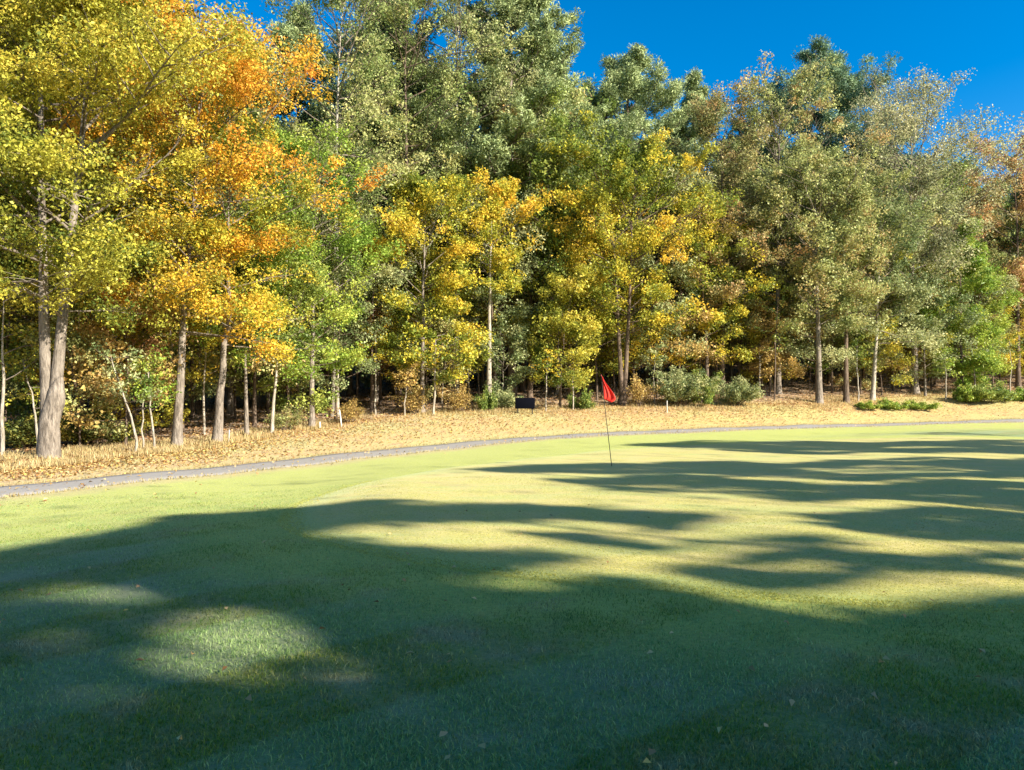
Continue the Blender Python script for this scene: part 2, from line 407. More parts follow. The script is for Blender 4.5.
# ------------------------------------------------------------------ ground
def groundmat(name, green):
    m, nt, N, L = newmat(name)
    geo = N.new('ShaderNodeNewGeometry'); pos = geo.outputs['Position']
    def sc(x, y, z=1, rot=0):
        mp = N.new('ShaderNodeMapping'); mp.inputs['Scale'].default_value = (x, y, z); mp.inputs['Rotation'].default_value = (0, 0, rot); L.new(pos, mp.inputs[0]); return mp.outputs[0]
    big = noise(nt, pos, .22, 3); med = noise(nt, pos, 1.3, 4, .65); fine = noise(nt, pos, 22, 5, .75); vf = noise(nt, sc(1, 1), 90, 3, .8)
    streak = noise(nt, sc(.35, 1.6, 1, .5), .9, 4, .6)
    if green:
        c = ramp(nt, fine, [(.3, (.25, .235, .03)), (.5, (.43, .385, .06)), (.7, (.62, .53, .13))])
        c = mix(nt, mapr(nt, med, .35, .7), c, mix(nt, .6, c, (.52, .40, .14)))
        c = mix(nt, mapr(nt, streak, .45, .65), c, mix(nt, .55, c, (.32, .38, .08)))
        gd = attr(nt, 'green_d').outputs['Fac']; ew = math_(nt, 'ADD', gd, math_(nt, 'MULTIPLY', math_(nt, 'SUBTRACT', med, .5), .9))
        collar = ramp(nt, fine, [(.25, (.20, .27, .04)), (.5, (.34, .41, .07)), (.75, (.50, .52, .13))])
        c = mix(nt, mapr(nt, ew, -.9, -.1, 0, .8), c, collar)
        bs, bd = .5, .014
    else:
        pd = attr(nt, 'path_d').outputs['Fac']; ed = attr(nt, 'edge_d').outputs['Fac']; gd = attr(nt, 'green_d').outputs['Fac']
        wob = math_(nt, 'MULTIPLY', math_(nt, 'SUBTRACT', med, .5), 1.6)
        rough = ramp(nt, fine, [(.25, (.06, .12, .014)), (.5, (.17, .24, .035)), (.75, (.38, .39, .09))])
        rough = mix(nt, mapr(nt, med, .42, .72), rough, mix(nt, .6, rough, (.36, .31, .16)))
        rough = mix(nt, mapr(nt, big, .5, .7), rough, mix(nt, .5, rough, (.40, .36, .18)))
        # mower bands running away to the right
        wv = N.new('ShaderNodeTexWave'); wv.inputs['Scale'].default_value = .16; wv.inputs['Distortion'].default_value = 2.2; wv.inputs['Detail'].default_value = 2; wv.inputs['Detail Scale'].default_value = .6
        L.new(sc(1, 1, 1, math.radians(50)), wv.inputs['Vector'])
        rough = mix(nt, mapr(nt, wv.outputs[1], .4, .6, 0, .5), rough, mix(nt, .5, rough, (.20, .36, .20)))
        # lighter fringe collar round the green and the bank toward the path
        fr = ramp(nt, fine, [(.25, (.24, .30, .035)), (.5, (.40, .44, .06)), (.75, (.56, .54, .10))])
        nearfr = mapr(nt, math_(nt, 'ADD', gd, wob), 2.2, .6)
        far = mapr(nt, math_(nt, 'ADD', pd, wob), -11, -7)
        c = mix(nt, math_(nt, 'MULTIPLY', nearfr, mapr(nt, med, .2, .5, .55, 1)), rough, fr)
        c = mix(nt, far, c, fr)
        dry = mix(nt, fine, (.34, .26, .10), (.52, .40, .17))
        c = mix(nt, math_(nt, 'MULTIPLY', mapr(nt, math_(nt, 'ADD', pd, math_(nt, 'MULTIPLY', wob, .6)), -2.6, -1.2), .75), c, dry)
        c = mix(nt, math_(nt, 'MULTIPLY', mapr(nt, med, .5, .62), mapr(nt, math_(nt, 'ADD', gd, wob), 5.5, 7.5, 0, .5)), c, dry)
        # dead grass and leaf strip beyond the path
        v = N.new('ShaderNodeTexVoronoi'); v.inputs['Scale'].default_value = 9; L.new(pos, v.inputs['Vector'])
        vc = N.new('ShaderNodeSeparateColor'); L.new(v.outputs['Color'], vc.inputs[0])
        straw = ramp(nt, fine, [(.3, (.30, .23, .075)), (.55, (.50, .37, .12)), (.8, (.62, .48, .20))])
        leafy = ramp(nt, vc.outputs[0], [(0, (.25, .14, .055)), (.4, (.46, .28, .10)), (.75, (.58, .41, .17)), (1, (.42, .36, .13))])
        lm = mapr(nt, math_(nt, 'ADD', med, math_(nt, 'MULTIPLY', mapr(nt, ed, -5, 0), .35)), .44, .64)
        strip = mix(nt, lm, straw, leafy)
        strip = mix(nt, mapr(nt, big, .44, .6, 0, .55), strip, mix(nt, fine, (.30, .32, .09), (.56, .54, .2)))
        c = mix(nt, mapr(nt, pd, -.3, .3), c, strip)
        floor = ramp(nt, vc.outputs[0], [(0, (.14, .08, .04)), (.4, (.32, .19, .09)), (.7, (.46, .29, .15)), (1, (.56, .40, .22))])
        floor = mix(nt, mapr(nt, fine, .3, .7, 0, .8), floor, (.27, .17, .085))
        c = mix(nt, mapr(nt, math_(nt, 'ADD', ed, wob), -.5, 1.5), c, floor)
        bs, bd = .8, .03
    c = mix(nt, mapr(nt, vf, .35, .65, 0, .6), c, mix(nt, 1.0, c, (.62, .62, .55), 'MULTIPLY'))
    p = N.new('ShaderNodeBsdfPrincipled'); L.new(c, p.inputs['Base Color']); p.inputs['Roughness'].default_value = .9; p.inputs['Specular IOR Level'].default_value = .15
    p.inputs['Sheen Weight'].default_value = .15; p.inputs['Sheen Roughness'].default_value = .5
    bu = N.new('ShaderNodeBump'); bu.inputs['Strength'].default_value = bs; bu.inputs['Distance'].default_value = bd
    L.new(math_(nt, 'ADD', fine, math_(nt, 'MULTIPLY', vf, .5)), bu.inputs['Height']); L.new(bu.outputs[0], p.inputs['Normal'])
    o = N.new('ShaderNodeOutputMaterial'); L.new(p.outputs[0], o.inputs[0]); return m

# outline of the putting green (world XY)
def gp(u, v):
    D = CAMH * F / (v - HOR); return (wx(u, D), D)
GREEN = [gp(282, 503), gp(300, 490), gp(345, 478), gp(410, 468.5), gp(480, 459.5), gp(570, 450), gp(660, 444.5)]
GREEN += [(12, 31), (17, 32), (22, 30), (25.5, 25), (25, 18), (21, 12), (15, 7.6), (10, 6.0), (6.5, 5.65), (3.4, 5.7), (1.2, 6.2), (-.4, 7.0), (-1.9, 8.2), (-3.0, 9.6)]
GREEN = np.array(GREEN)
def smooth_closed(P, n=220):
    for _ in range(3):
        Q = np.empty((len(P) * 2, 2)); nx = np.roll(P, -1, 0); Q[0::2] = .75 * P + .25 * nx; Q[1::2] = .25 * P + .75 * nx; P = Q
    s = np.r_[0, np.cumsum(np.linalg.norm(np.diff(np.r_[P, P[:1]], axis=0), axis=1))]; t = np.linspace(0, s[-1], n, endpoint=False); PP = np.r_[P, P[:1]]
    return np.stack([np.interp(t, s, PP[:, 0]), np.interp(t, s, PP[:, 1])], 1)
GREEN = smooth_closed(GREEN)
def inside(x, y, P):
    x = np.ravel(x); y = np.ravel(y); c = np.zeros(len(x), bool); n = len(P)
    for i in range(n):
        a = P[i]; b = P[(i + 1) % n]
        m = ((a[1] > y) != (b[1] > y)); xi = (b[0] - a[0]) * (y - a[1]) / (b[1] - a[1] + 1e-12) + a[0]
        c ^= m & (x < xi)
    return c
def gdist(x, y):
    d = np.full(np.size(x), 1e9); X = np.ravel(x); Y = np.ravel(y)
    for p in GREEN: d = np.minimum(d, np.hypot(X - p[0], Y - p[1]))
    return d * np.where(inside(X, Y, GREEN), -1, 1)

xs = np.unique(np.r_[np.linspace(-260, -30, 24), np.arange(-30, 56, .5), np.linspace(56, 280, 24)])
ys = np.unique(np.r_[np.linspace(-120, -4, 16), np.arange(-4, 80, .5), np.arange(80, 130, 2.5), np.linspace(130, 420, 24)])
X, Y = np.meshgrid(xs, ys); Z = h(X, Y)
nx, ny = len(xs), len(ys)
i = np.arange(ny - 1)[:, None] * nx; j = np.arange(nx - 1)[None]
Q = np.stack([i + j, i + j + 1, i + nx + j + 1, i + nx + j], -1).reshape(-1, 4)
me = quads(np.stack([X, Y, Z], -1).reshape(-1, 3), Q, name='ground', smooth=True,
           attrs={'path_d': sdist(X, Y, PATH).ravel(), 'edge_d': sdist(X, Y, EDGE).ravel(), 'green_d': gdist(X, Y)})
g = link('ground', me, mat=groundmat('lawn and woodland floor', False)); g['kind'] = 'structure'

# putting green: rings from the outline inward
cen = np.array([10., 16.]); V = []; Qs = []; nr = 40; n = len(GREEN)
for k in range(nr):
    f = 1 - k / nr
    P = cen + (GREEN - cen) * f
    z = h(P[:, 0], P[:, 1]) + (.014 if k else -.01)
    V.append(np.c_[P, z])
V.append(np.array([[cen[0], cen[1], float(h(*cen)) + .014]]))
for k in range(nr - 1):
    a = np.arange(n); b = (a + 1) % n; Qs.append(np.stack([k * n + a, k * n + b, (k + 1) * n + b, (k + 1) * n + a], 1))
lo = np.concatenate(Qs); a = np.arange(n); tri = np.stack([(nr - 1) * n + a, (nr - 1) * n + (a + 1) % n, np.full(n, nr * n)], 1)
me = mesh('putting_green', np.concatenate(V), np.r_[lo.ravel(), tri.ravel()], np.r_[np.arange(len(lo)) * 4, len(lo) * 4 + np.arange(n) * 3], smooth=True, attrs={'green_d': gdist(np.concatenate(V)[:, 0], np.concatenate(V)[:, 1])})
g = link('putting_green', me, mat=groundmat('close mown turf', True)); g['kind'] = 'structure'

# cart path: paved slab
def resample(P, step):
    s = np.r_[0, np.cumsum(np.linalg.norm(np.diff(P, axis=0), axis=1))]; t = np.arange(0, s[-1], step)
    return np.stack([np.interp(t, s, P[:, 0]), np.interp(t, s, P[:, 1])], 1)
P = resample(PATH, .5); T = np.gradient(P, axis=0); T /= np.linalg.norm(T, axis=1)[:, None]; Nn = np.stack([-T[:, 1], T[:, 0]], 1)
rows = []
for off, dz in ((-1.02, -.05), (-.96, .012), (-.5, .022), (0, .026), (.5, .022), (.96, .012), (1.02, -.05)):
    q = P + Nn * (off + .03 * np.sin(np.arange(len(P)) * .9 + off))[:, None]; rows.append(np.c_[q, h(q[:, 0], q[:, 1]) + dz])
V = np.stack(rows, 1); m_, k_ = V.shape[:2]
i = np.arange(m_ - 1)[:, None] * k_; j = np.arange(k_ - 1)[None]
me = quads(V.reshape(-1, 3), np.stack([i + j + 1, i + j, i + k_ + j, i + k_ + j + 1], -1).reshape(-1, 4), name='cart_path', smooth=True)
m, nt, N, L = newmat('worn asphalt'); geo = N.new('ShaderNodeNewGeometry')
n1 = noise(nt, geo.outputs['Position'], 45, 4, .8); n2 = noise(nt, geo.outputs['Position'], .9, 4)
c = mix(nt, n2, ramp(nt, n1, [(.3, (.17, .16, .155)), (.7, (.31, .295, .28))]), (.27, .25, .23))
p = N.new('ShaderNodeBsdfPrincipled'); L.new(c, p.inputs['Base Color']); p.inputs['Roughness'].default_value = .9; o = N.new('ShaderNodeOutputMaterial'); L.new(p.outputs[0], o.inputs[0])
g = link('cart_path', me, mat=m); g['kind'] = 'structure'

# ------------------------------------------------------------------ sun and the shade it must cast
EL = math.radians(30.); AZ = math.radians(60.)      # sun stands right of straight behind the camera
SD = np.array([math.sin(AZ) * math.cos(EL), -math.cos(AZ) * math.cos(EL), math.sin(EL)])   # towards the sun
# where the lawn lies in shade: outlines on the ground, written as (column, row) of the level lawn seen from the tee side
def P_(*a): return np.array(a, float)
SHADE = [P_((860, 434), (1024, 427), (1400, 424), (1400, 435), (1024, 437)),
         P_((628, 443), (700, 439.5), (800, 441), (900, 442), (1024, 440), (1400, 437), (1400, 452), (1024, 453), (900, 451), (800, 452), (700, 448)),
         P_((465, 468), (520, 464), (600, 462), (700, 459), (800, 461), (900, 456), (1024, 456), (1400, 455), (1400, 478), (1024, 478), (930, 477), (850, 481), (760, 475), (700, 477), (600, 471), (520, 473)),
         P_((545, 480), (640, 475), (760, 479), (850, 484), (930, 480), (1024, 482), (1400, 480), (1400, 515), (1024, 508), (920, 503), (820, 501), (700, 493), (600, 488)),
         P_((790, 517), (900, 510), (1024, 511), (1400, 508), (1400, 560), (1024, 544), (950, 540), (860, 532)),
         P_((190, 508), (280, 500), (420, 500), (520, 505), (600, 508), (700, 514), (680, 527), (630, 525), (590, 518), (520, 518), (440, 519), (380, 526), (330, 530), (200, 526)),
         P_((300, 540), (400, 545), (490, 552), (575, 561), (540, 567), (470, 568), (350, 570)),
         P_((650, 567), (730, 565), (800, 571), (885, 575), (820, 579), (760, 586), (720, 578)),
         P_((740, 541), (790, 539), (845, 544), (800, 548)), P_((850, 567), (930, 564), (1024, 568), (1400, 570), (1400, 577), (1024, 574), (920, 573)),
         P_((545, 534), (620, 537), (720, 546), (650, 546), (570, 541)), P_((560, 578), (640, 585), (700, 593), (620, 588)),
         P_((700, 556), (790, 553), (900, 557), (980, 553), (1024, 552), (1024, 557), (880, 562), (780, 559)),
         P_((-900, 600), (-300, 560), (0, 541), (100, 527), (190, 508), (260, 515), (350, 545), (420, 560), (450, 584), (540, 588), (620, 592), (700, 600), (800, 612), (920, 606), (1024, 597), (1500, 580), (3000, 600), (4500, 5000), (-3500, 5000), (-3500, 900))]
LIT = [(122, 585, 38, 10), (238, 636, 88, 26), (205, 664, 70, 13), (295, 652, 50, 14), (90, 712, 55, 14), (40, 762, 45, 14), (425, 688, 45, 13), (655, 754, 45, 18), (360, 760, 60, 8)]
DIM = [(60, 595, 80, 18, .3), (100, 640, 60, 12, .3), (180, 705, 110, 18, .3), (470, 600, 90, 10, .3), (560, 700, 70, 14, .35), (880, 640, 120, 8, .3), (330, 700, 40, 12, .3), (820, 745, 90, 12, .4), (400, 530, 60, 6, .2), (900, 470, 90, 4, .2), (700, 490, 80, 3, .2)]
def lit_mask(C):
    """C world points of leaves -> True where their shadow lands on shaded lawn"""
    t = C[:, 2] / SD[2]; gx = C[:, 0] - SD[0] * t; gy = C[:, 1] - SD[1] * t
    ok = gy > 1.2; D = np.maximum(gy, 1.2)
    u = 512 + F * gx / D; v = HOR + CAMH * F / D
    wv = np.sin(gx * 2.3 + np.sin(gy * 1.7)) ; wu = np.sin(gy * 2.9 + np.sin(gx * 1.3) * 1.5)
    px = F / D * (.10 * R.normal(0, 1, len(C)) + .14 * wu); py = CAMH * F / D ** 2 * (.12 * R.normal(0, 1, len(C)) + .16 * wv)
    u = u + px; v = v + py
    s = ~ok
    for p in SHADE: s |= inside(u, v, p) & ok
    for (a, b, w, hh) in LIT: s &= ~(((u - a) / w) ** 2 + ((v - b) / hh) ** 2 < 1)
    for (a, b, w, hh, pk) in DIM: s &= ~((((u - a) / w) ** 2 + ((v - b) / hh) ** 2 < 1) & (R.random(len(C)) > pk))
    sl_ = np.sin(u / 75 + 2.5 * np.sin(v / 9)) * np.sin(v * np.where(v < 480, .9, .42) + u / 55) + .45 * np.sin(v * np.where(v < 480, 1.7, .8) - u / 40)
    s &= ~((sl_ > .62) & (v < 560) & (v > 430) & (u > 300) & (u < 1400) & (R.random(len(C)) > .08))
    sm_ = np.sin(gx * 3.1 + 2 * np.sin(gy * 2.3)) * np.sin(gy * 3.7 + 2 * np.sin(gx * 1.9))
    s &= ~((sm_ > .76) & (v > 556) & (u < 700) & (u > -200) & (R.random(len(C)) > .35))
    s |= (u > 1400) & (v > 440)
    return s | (R.random(len(C)) < .004)

# ------------------------------------------------------------------ trees
def plant(name, parts, names, loc, mats, label, cat, group=None, rz=0, scale=1):
    e = empty(name, loc, label, cat, group, rz, scale)
    for me_, nm, mt in zip(parts, names, mats): link(nm, me_, e, mt)
    return e
TN = ('trunk', 'branches', 'crown')
def tree(name, parts, u, D, leafk, bark, label, group=None, rz=0, scale=1, cat='tree', xy=None):
    loc = base(u, D) if xy is None else (xy[0], xy[1], float(h(*xy)))
    return plant(name, parts, TN, loc, (BARK[bark], BARK['brown' if bark == 'brown' else 'limb'], LM[leafk]), label, cat, group, rz, scale)
def topz(v, D): return CAMH + (HOR - v) / F * D
GT = 'trees along the front edge of the wood'
def H_(u, D, vtop): return topz(vtop, D) - float(h(wx(u, D), D))

R = np.random.default_rng(21)
# near left, then along the edge to the right
tree('broadleaf_tree', broad(H=19, r0=.34, cb=.24, CR=4.4, nl=84, subs=8, leaf=.11, per=74, rad=.55, fork=2.6, k0=10), 50, 24, 'yellowgreen', 'grey',
     'stout forked tree with yellow green crown, nearest to the path at far left', GT)
tree('broadleaf_tree', broad(H=15.8, r0=.21, cb=.29, CR=4.2, nl=52, subs=7, leaf=.11, per=56, rad=.5, lean=(.05, 0)), 177, 28.5, 'golden', 'grey',
     'tree with golden orange crown and straight grey trunk, right of the forked one', GT)
tree('broadleaf_tree', broad(H=11.5, r0=.21, cb=.36, CR=3.4, nl=36, subs=6, leaf=.11, per=52, rad=.48, lean=(.07, 0), wig=.7), 217, 30, 'yellow', 'grey',
     'yellow tree whose thick trunk leans right, beside the golden orange one', GT)
tree('broadleaf_tree', broad(H=18.5, r0=.16, cb=.3, CR=4.0, nl=44, subs=6, leaf=.13, per=40, rad=.5), 118, 33, 'yellowgreen', 'brown',
     'tall yellow green tree standing behind the thin curved saplings at left', GT)
tree('broadleaf_tree', broad(H=20, r0=.2, cb=.22, CR=4.4, nl=50, subs=6, leaf=.11, per=56, rad=.5), -25, 26, 'yellowgreen', 'grey',
     'yellow green tree cut by the left edge of the picture', GT)
tree('broadleaf_tree', broad(H=10, r0=.11, cb=.36, CR=2.6, nl=28, subs=5, leaf=.13, per=38, rad=.42), 247, 33, 'brightgreen', 'grey',
     'slim tree with bright green leaves right of the leaning trunk', GT)
tree('broadleaf_tree', broad(H=9.2, r0=.09, cb=.3, CR=2.3, nl=26, subs=5, leaf=.13, per=38, rad=.42, lean=(.03, 0)), 272, 34, 'green', 'pale',
     'thin pale stemmed green tree, second right of the leaning trunk', GT)
tree('broadleaf_tree', broad(H=13.5, r0=.17, cb=.16, CR=3.3, nl=44, subs=6, leaf=.13, per=42, rad=.46), 312, 37, 'brightgreen', 'grey',
     'full green tree between the leaning trunk and the yellow maple', GT)
tree('broadleaf_tree', broad(H=26, r0=.26, cb=.38, CR=4.6, nl=52, subs=6, leaf=.15, per=24, rad=.5, twigs=1), 335, 42, 'tall', 'pale',
     'very tall grey green tree with whitish trunk above the green tree', GT)
tree('broadleaf_tree', broad(H=28, r0=.28, cb=.32, CR=5.0, nl=58, subs=6, leaf=.16, per=28, rad=.55, twigs=1), 408, 47, 'tall', 'brown',
     'very tall grey green tree with forking top, rising behind the yellow maple', GT)
tree('broadleaf_tree', broad(H=13.0, r0=.18, cb=.14, CR=3.3, nl=44, subs=6, leaf=.15, per=42, rad=.48, shape=.5), 422, 43, 'yellow', 'grey',
     'yellow maple with orange low boughs left of the pale trunk', GT)
tree('broadleaf_tree', broad(H=14.0, r0=.2, cb=.52, CR=2.5, nl=30, subs=6, leaf=.15, per=38, rad=.46), 489, 45, 'yellow', 'pale',
     'tree with a tall bare pale trunk and yellow crown left of the black sign', GT)
tree('pine_tree', pine(H=31.5, r0=.3, cb=.42, CR=4.8, nl=96, per=50), 512, 52, 'pine', 'grey',
     'tallest pine, reaching the top of the picture left of open sky', GT, cat='pine tree')
tree('broadleaf_tree', broad(H=30.5, r0=.28, cb=.35, CR=4.6, nl=58, subs=6, leaf=.16, per=32, rad=.55, twigs=1), 455, 50, 'greygreen', 'pale',
     'very tall grey green tree between the forking top and the tallest pine', GT)
tree('broadleaf_tree', broad(H=19, r0=.2, cb=.2, CR=3.8, nl=48, subs=6, leaf=.16, per=36, rad=.52), 530, 51, 'green', 'brown',
     'dark trunked green tree right behind the black sign', GT)
tree('broadleaf_tree', broad(H=7.5, r0=.09, cb=.14, CR=2.6, nl=30, subs=5, leaf=.15, per=36, rad=.42), 560, 46.5, 'yellowgreen', 'brown',
     'low yellow green tree between the black sign and the red flag', GT)
tree('broadleaf_tree', broad(H=16.6, r0=.3, cb=.27, CR=4.7, nl=56, subs=7, leaf=.155, per=44, rad=.52, fork=1.2), 622, 48.5, 'yellow', 'brown',
     'broad bright yellow tree with twin trunks behind the red flag', GT)
tree('pine_tree', pine(H=H_(630, 62, 66), r0=.26, cb=.5, CR=5.0, nl=66, per=52, rad=.56), 628, 62, 'pine', 'brown',
     'round topped pine above the broad bright yellow tree', GT, cat='pine tree')
tree('pine_tree', pine(H=H_(700, 66, 84), r0=.22, cb=.5, CR=3.6, nl=42, per=50, rad=.48), 697, 66, 'pine', 'brown',
     'small topped pine right of the round topped pine', GT, cat='pine tree')
tree('broadleaf_tree', broad(H=H_(722, 54, 108), r0=.22, cb=.28, CR=3.9, nl=48, subs=6, leaf=.16, per=34, rad=.5, twigs=1), 722, 54, 'rustolive', 'brown',
     'reddish brown topped tree right of the broad bright yellow one', GT)
tree('broadleaf_tree', broad(H=H_(708, 52, 215), r0=.19, cb=.22, CR=3.2, nl=36, subs=6, leaf=.155, per=38, rad=.48), 707, 52, 'yellow', 'brown',
     'half height yellow tree below the reddish brown topped tree', GT)
tree('broadleaf_tree', broad(H=H_(775, 55, 84), r0=.26, cb=.27, CR=5.0, nl=58, subs=6, leaf=.16, per=34, rad=.52, twigs=1), 778, 55, 'olive', 'grey',
     'tall olive tree in front of the dark pine, left of its crown', GT)
tree('pine_tree', pine(H=H_(825, 68, 66), r0=.28, cb=.5, CR=6.2, nl=84, per=56, rad=.6), 826, 68, 'darkpine', 'brown',
     'dark bluish pine standing highest on the right skyline', GT, cat='pine tree')
tree('broadleaf_tree', broad(H=H_(820, 52, 150), r0=.26, cb=.3, CR=4.2, nl=46, subs=6, leaf=.155, per=34, rad=.5), 819, 52, 'olive', 'grey',
     'olive tree with thick sunlit grey trunk below the dark pine', GT)
tree('broadleaf_tree', broad(H=H_(846, 53, 170), r0=.22, cb=.32, CR=3.8, nl=42, subs=6, leaf=.155, per=34, rad=.5), 846, 53, 'olive', 'brown',
     'olive tree with dark trunk, next right of the thick sunlit trunk', GT)
tree('broadleaf_tree', broad(H=H_(873, 55, 205), r0=.2, cb=.3, CR=4.0, nl=42, subs=6, leaf=.155, per=34, rad=.5, lean=(.08, 0)), 872, 55, 'greygreen', 'pale',
     'pale trunk leaning right under a grey green crown, right of the dark trunk', GT)
tree('broadleaf_tree', broad(H=H_(920, 59, 98), r0=.3, cb=.3, CR=6.6, nl=64, subs=7, leaf=.15, per=40, rad=.7, twigs=2), 915, 59, 'sparse', 'grey',
     'wide thin leaved grey tree with bare spreading twigs at right', GT)
tree('broadleaf_tree', broad(H=H_(1015, 64, 128), r0=.24, cb=.25, CR=4.2, nl=48, subs=6, leaf=.17, per=34, rad=.54), 1018, 64, 'rust', 'brown',
     'rust red tree at the right edge of the picture', GT)
tree('pine_tree', pine(H=H_(960, 59, 238), r0=.13, cb=.12, CR=3.4, nl=40, per=40, rad=.5, dead=0), 962, 60, 'brightgreen', 'brown',
     'low bright green pine with layered boughs near the right edge', GT, cat='pine tree')
tree('broadleaf_tree', broad(H=8.5, r0=.1, cb=.12, CR=3.2, nl=34, subs=6, leaf=.15, per=32, rad=.48), 925, 58, 'greygreen', 'grey',
     'low grey green tree under the wide thin leaved one', GT)
tree('broadleaf_tree', broad(H=6.0, r0=.08, cb=.12, CR=2.4, nl=26, subs=5, leaf=.15, per=32, rad=.44), 975, 59.5, 'brightgreen', 'grey',
     'small light green tree above the round green bush at right', GT)
tree('broadleaf_tree', broad(H=6.2, r0=.07, cb=.2, CR=2.1, nl=22, subs=5, leaf=.15, per=26, rad=.42), 770, 54, 'brown', 'brown',
     'small yellow brown tree left of the thick sunlit trunk', GT)
tree('broadleaf_tree', broad(H=7.5, r0=.09, cb=.2, CR=2.4, nl=24, subs=5, leaf=.16, per=26, rad=.44), 893, 60, 'brown', 'brown',
     'small orange brown tree right of the pale leaning trunk', GT)
tree('broadleaf_tree', broad(H=6.4, r0=.08, cb=.3, CR=2.2, nl=20, subs=5, leaf=.14, per=24, rad=.4), 398, 46, 'rust', 'brown',
     'small russet tree left of the yellow maple', GT)
tree('broadleaf_tree', broad(H=5.6, r0=.06, cb=.3, CR=1.8, nl=18, subs=5, leaf=.12, per=26, rad=.38, lean=(-.05, 0)), 130, 30, 'rust', 'brown',
     'small russet leaved tree behind the thin curved saplings', GT)
tree('broadleaf_tree', broad(H=4.8, r0=.06, cb=.2, CR=1.8, nl=20, subs=5, leaf=.13, per=28, rad=.36), 503, 45.8, 'greygreen', 'grey',
     'small grey green tree right beside the tall bare pale trunk', GT)

# saplings
GS = 'thin saplings at the edge of the wood'
for (u, D, H, bx, by, k, r0, lab) in [
    (136, 26.2, 3.4, -.28, 0, 'greygreen', .05, 'pale sapling curving left between the forked tree and the golden one'),
    (144, 26.8, 3.0, .02, .1, 'green', .035, 'thin upright sapling just right of the curved pale one'),
    (155, 27.0, 3.1, -.08, 0, 'brightgreen', .045, 'green leaved thin sapling left of the golden orange tree'),
    (38, 25.5, 3.2, -.18, 0, 'yellowgreen', .05, 'sapling leaning left beside the big forked trunk'),
    (3, 24.5, 5.0, .03, 0, 'yellowgreen', .07, 'thin pale stem touching the left edge of the picture'),
    (205, 33, 5.2, -.03, 0, 'yellow', .06, 'thin pale stem close left of the leaning trunk'),
    (376, 42, 4.8, .02, 0, 'yellow', .06, 'thin sapling left of the small russet tree'),
    (433, 42, 4.2, 0, 0, 'yellow', .07, 'grey stem right of the yellow maple trunk'),
    (405, 41.5, 2.6, .1, 0, 'brown', .05, 'brown leaved sapling in front of the small russet tree'),
    (546, 45, 3.4, .03, 0, 'yellow', .05, 'thin pale sapling just right of the black sign'),
    (573, 46, 3.6, -.03, 0, 'yellowgreen', .05, 'thin sapling left of the red flag'),
    (655, 49, 3.6, .05, 0, 'greygreen', .05, 'thin sapling left of the wide grey green bush'),
    (760, 53, 3.6, .02, 0, 'brown', .06, 'yellow brown sapling right of the bushes'),
    (858, 54, 4.4, .04, 0, 'green', .06, 'green sapling between dark trunk and pale leaning trunk'),
    (945, 57, 3.6, .03, 0, 'brightgreen', .05, 'light sapling left of the round green bush at right'),
    (1010, 61, 4.6, -.02, 0, 'yellowgreen', .06, 'thin sapling by the right edge of the picture')]:
    tree('sapling', sapling(H=H, r0=r0, bend=(bx, by), CR=.28 * H, leaf=.1 + (D - 25) * .0016), u, D, k, 'pale', lab, GS, cat='sapling')

# shrubs
GB = 'shrubs at the edge of the wood'
sh = [shrub(2.4, 1.7, 24, 40, .11, .34), shrub(1.5, 1.5, 20, 36, .1, .28), shrub(.8, .9, 14, 30, .08, .2), shrub(1.8, 1.0, 14, 14, .09, .3)]
for (u, D, s, k, sc, lab) in [
    (680, 48.6, 0, 'greygreen', (1.15, 1, 1.0), 'wide grey green bush right of the red flag'),
    (704, 49.4, 1, 'green', (1.1, 1, 1.3), 'darker green bush just right of the wide grey green one'),
    (735, 49.8, 1, 'greygreen', (1.2, 1, 1.1), 'rounded bush below the dark trunks, rightmost of three'),
    (990, 57, 1, 'green', (1.9, 1.2, .95), 'round dark green bush beside the path at right'),
    (968, 56.5, 2, 'brightgreen', (1.6, 1.2, 1.6), 'small lime bush left of the round dark green bush'),
    (893, 52.5, 2, 'brightgreen', (1.4, 1, .95), 'low lime shrub by the path, middle of three'),
    (868, 51.8, 2, 'brightgreen', (1.2, 1, .7), 'low lime shrub by the path, left of three'),
    (922, 53, 2, 'brightgreen', (1.4, 1, .8), 'low lime shrub by the path, right of three'),
    (1018, 58, 2, 'brightgreen', (1.5, 1, 1.5), 'lime shrub at the right edge of the picture'),
    (487, 44.4, 2, 'green', (.7, .7, 1.7), 'green ivy mound at the foot of the tall bare pale trunk'),
    (580, 46.5, 2, 'green', (1.0, 1, 1.4), 'small green bush between black sign and red flag'),
    (640, 48, 3, 'brown', (1.3, 1, 1.0), 'thin brown brush right of the red flag'),
    (460, 43.8, 3, 'brown', (1.3, 1, .8), 'thin brown brush left of the tall bare pale trunk'),
    (415, 42.3, 3, 'brown', (1.1, 1, .8), 'thin brown brush at the foot of the yellow maple'),
    (350, 38.8, 3, 'brown', (1.1, 1, .6), 'thin brown brush behind the leaning white stake'),
    (285, 35, 3, 'olive', (1.0, 1, .6), 'thin olive brush under the full green tree'),
    (95, 29, 1, 'shade', (1.0, 1, .9), 'dark shrub in the shade right of the forked tree'),
    (25, 27, 1, 'shade', (1.0, 1, .8), 'dark shrub in the shade left of the forked tree'),
    (503, 45.3, 1, 'greygreen', (.6, .8, .8), 'pale green shrub between the bare pale trunk and black sign')]:
    x, y, z = base(u, D)
    plant('shrub', sh[s], ('stems', 'foliage'), (x, y, z), (BARK['brown'], LM[k]), lab, 'shrub', GB, R.uniform(0, 6), sc)

R = np.random.default_rng(31)
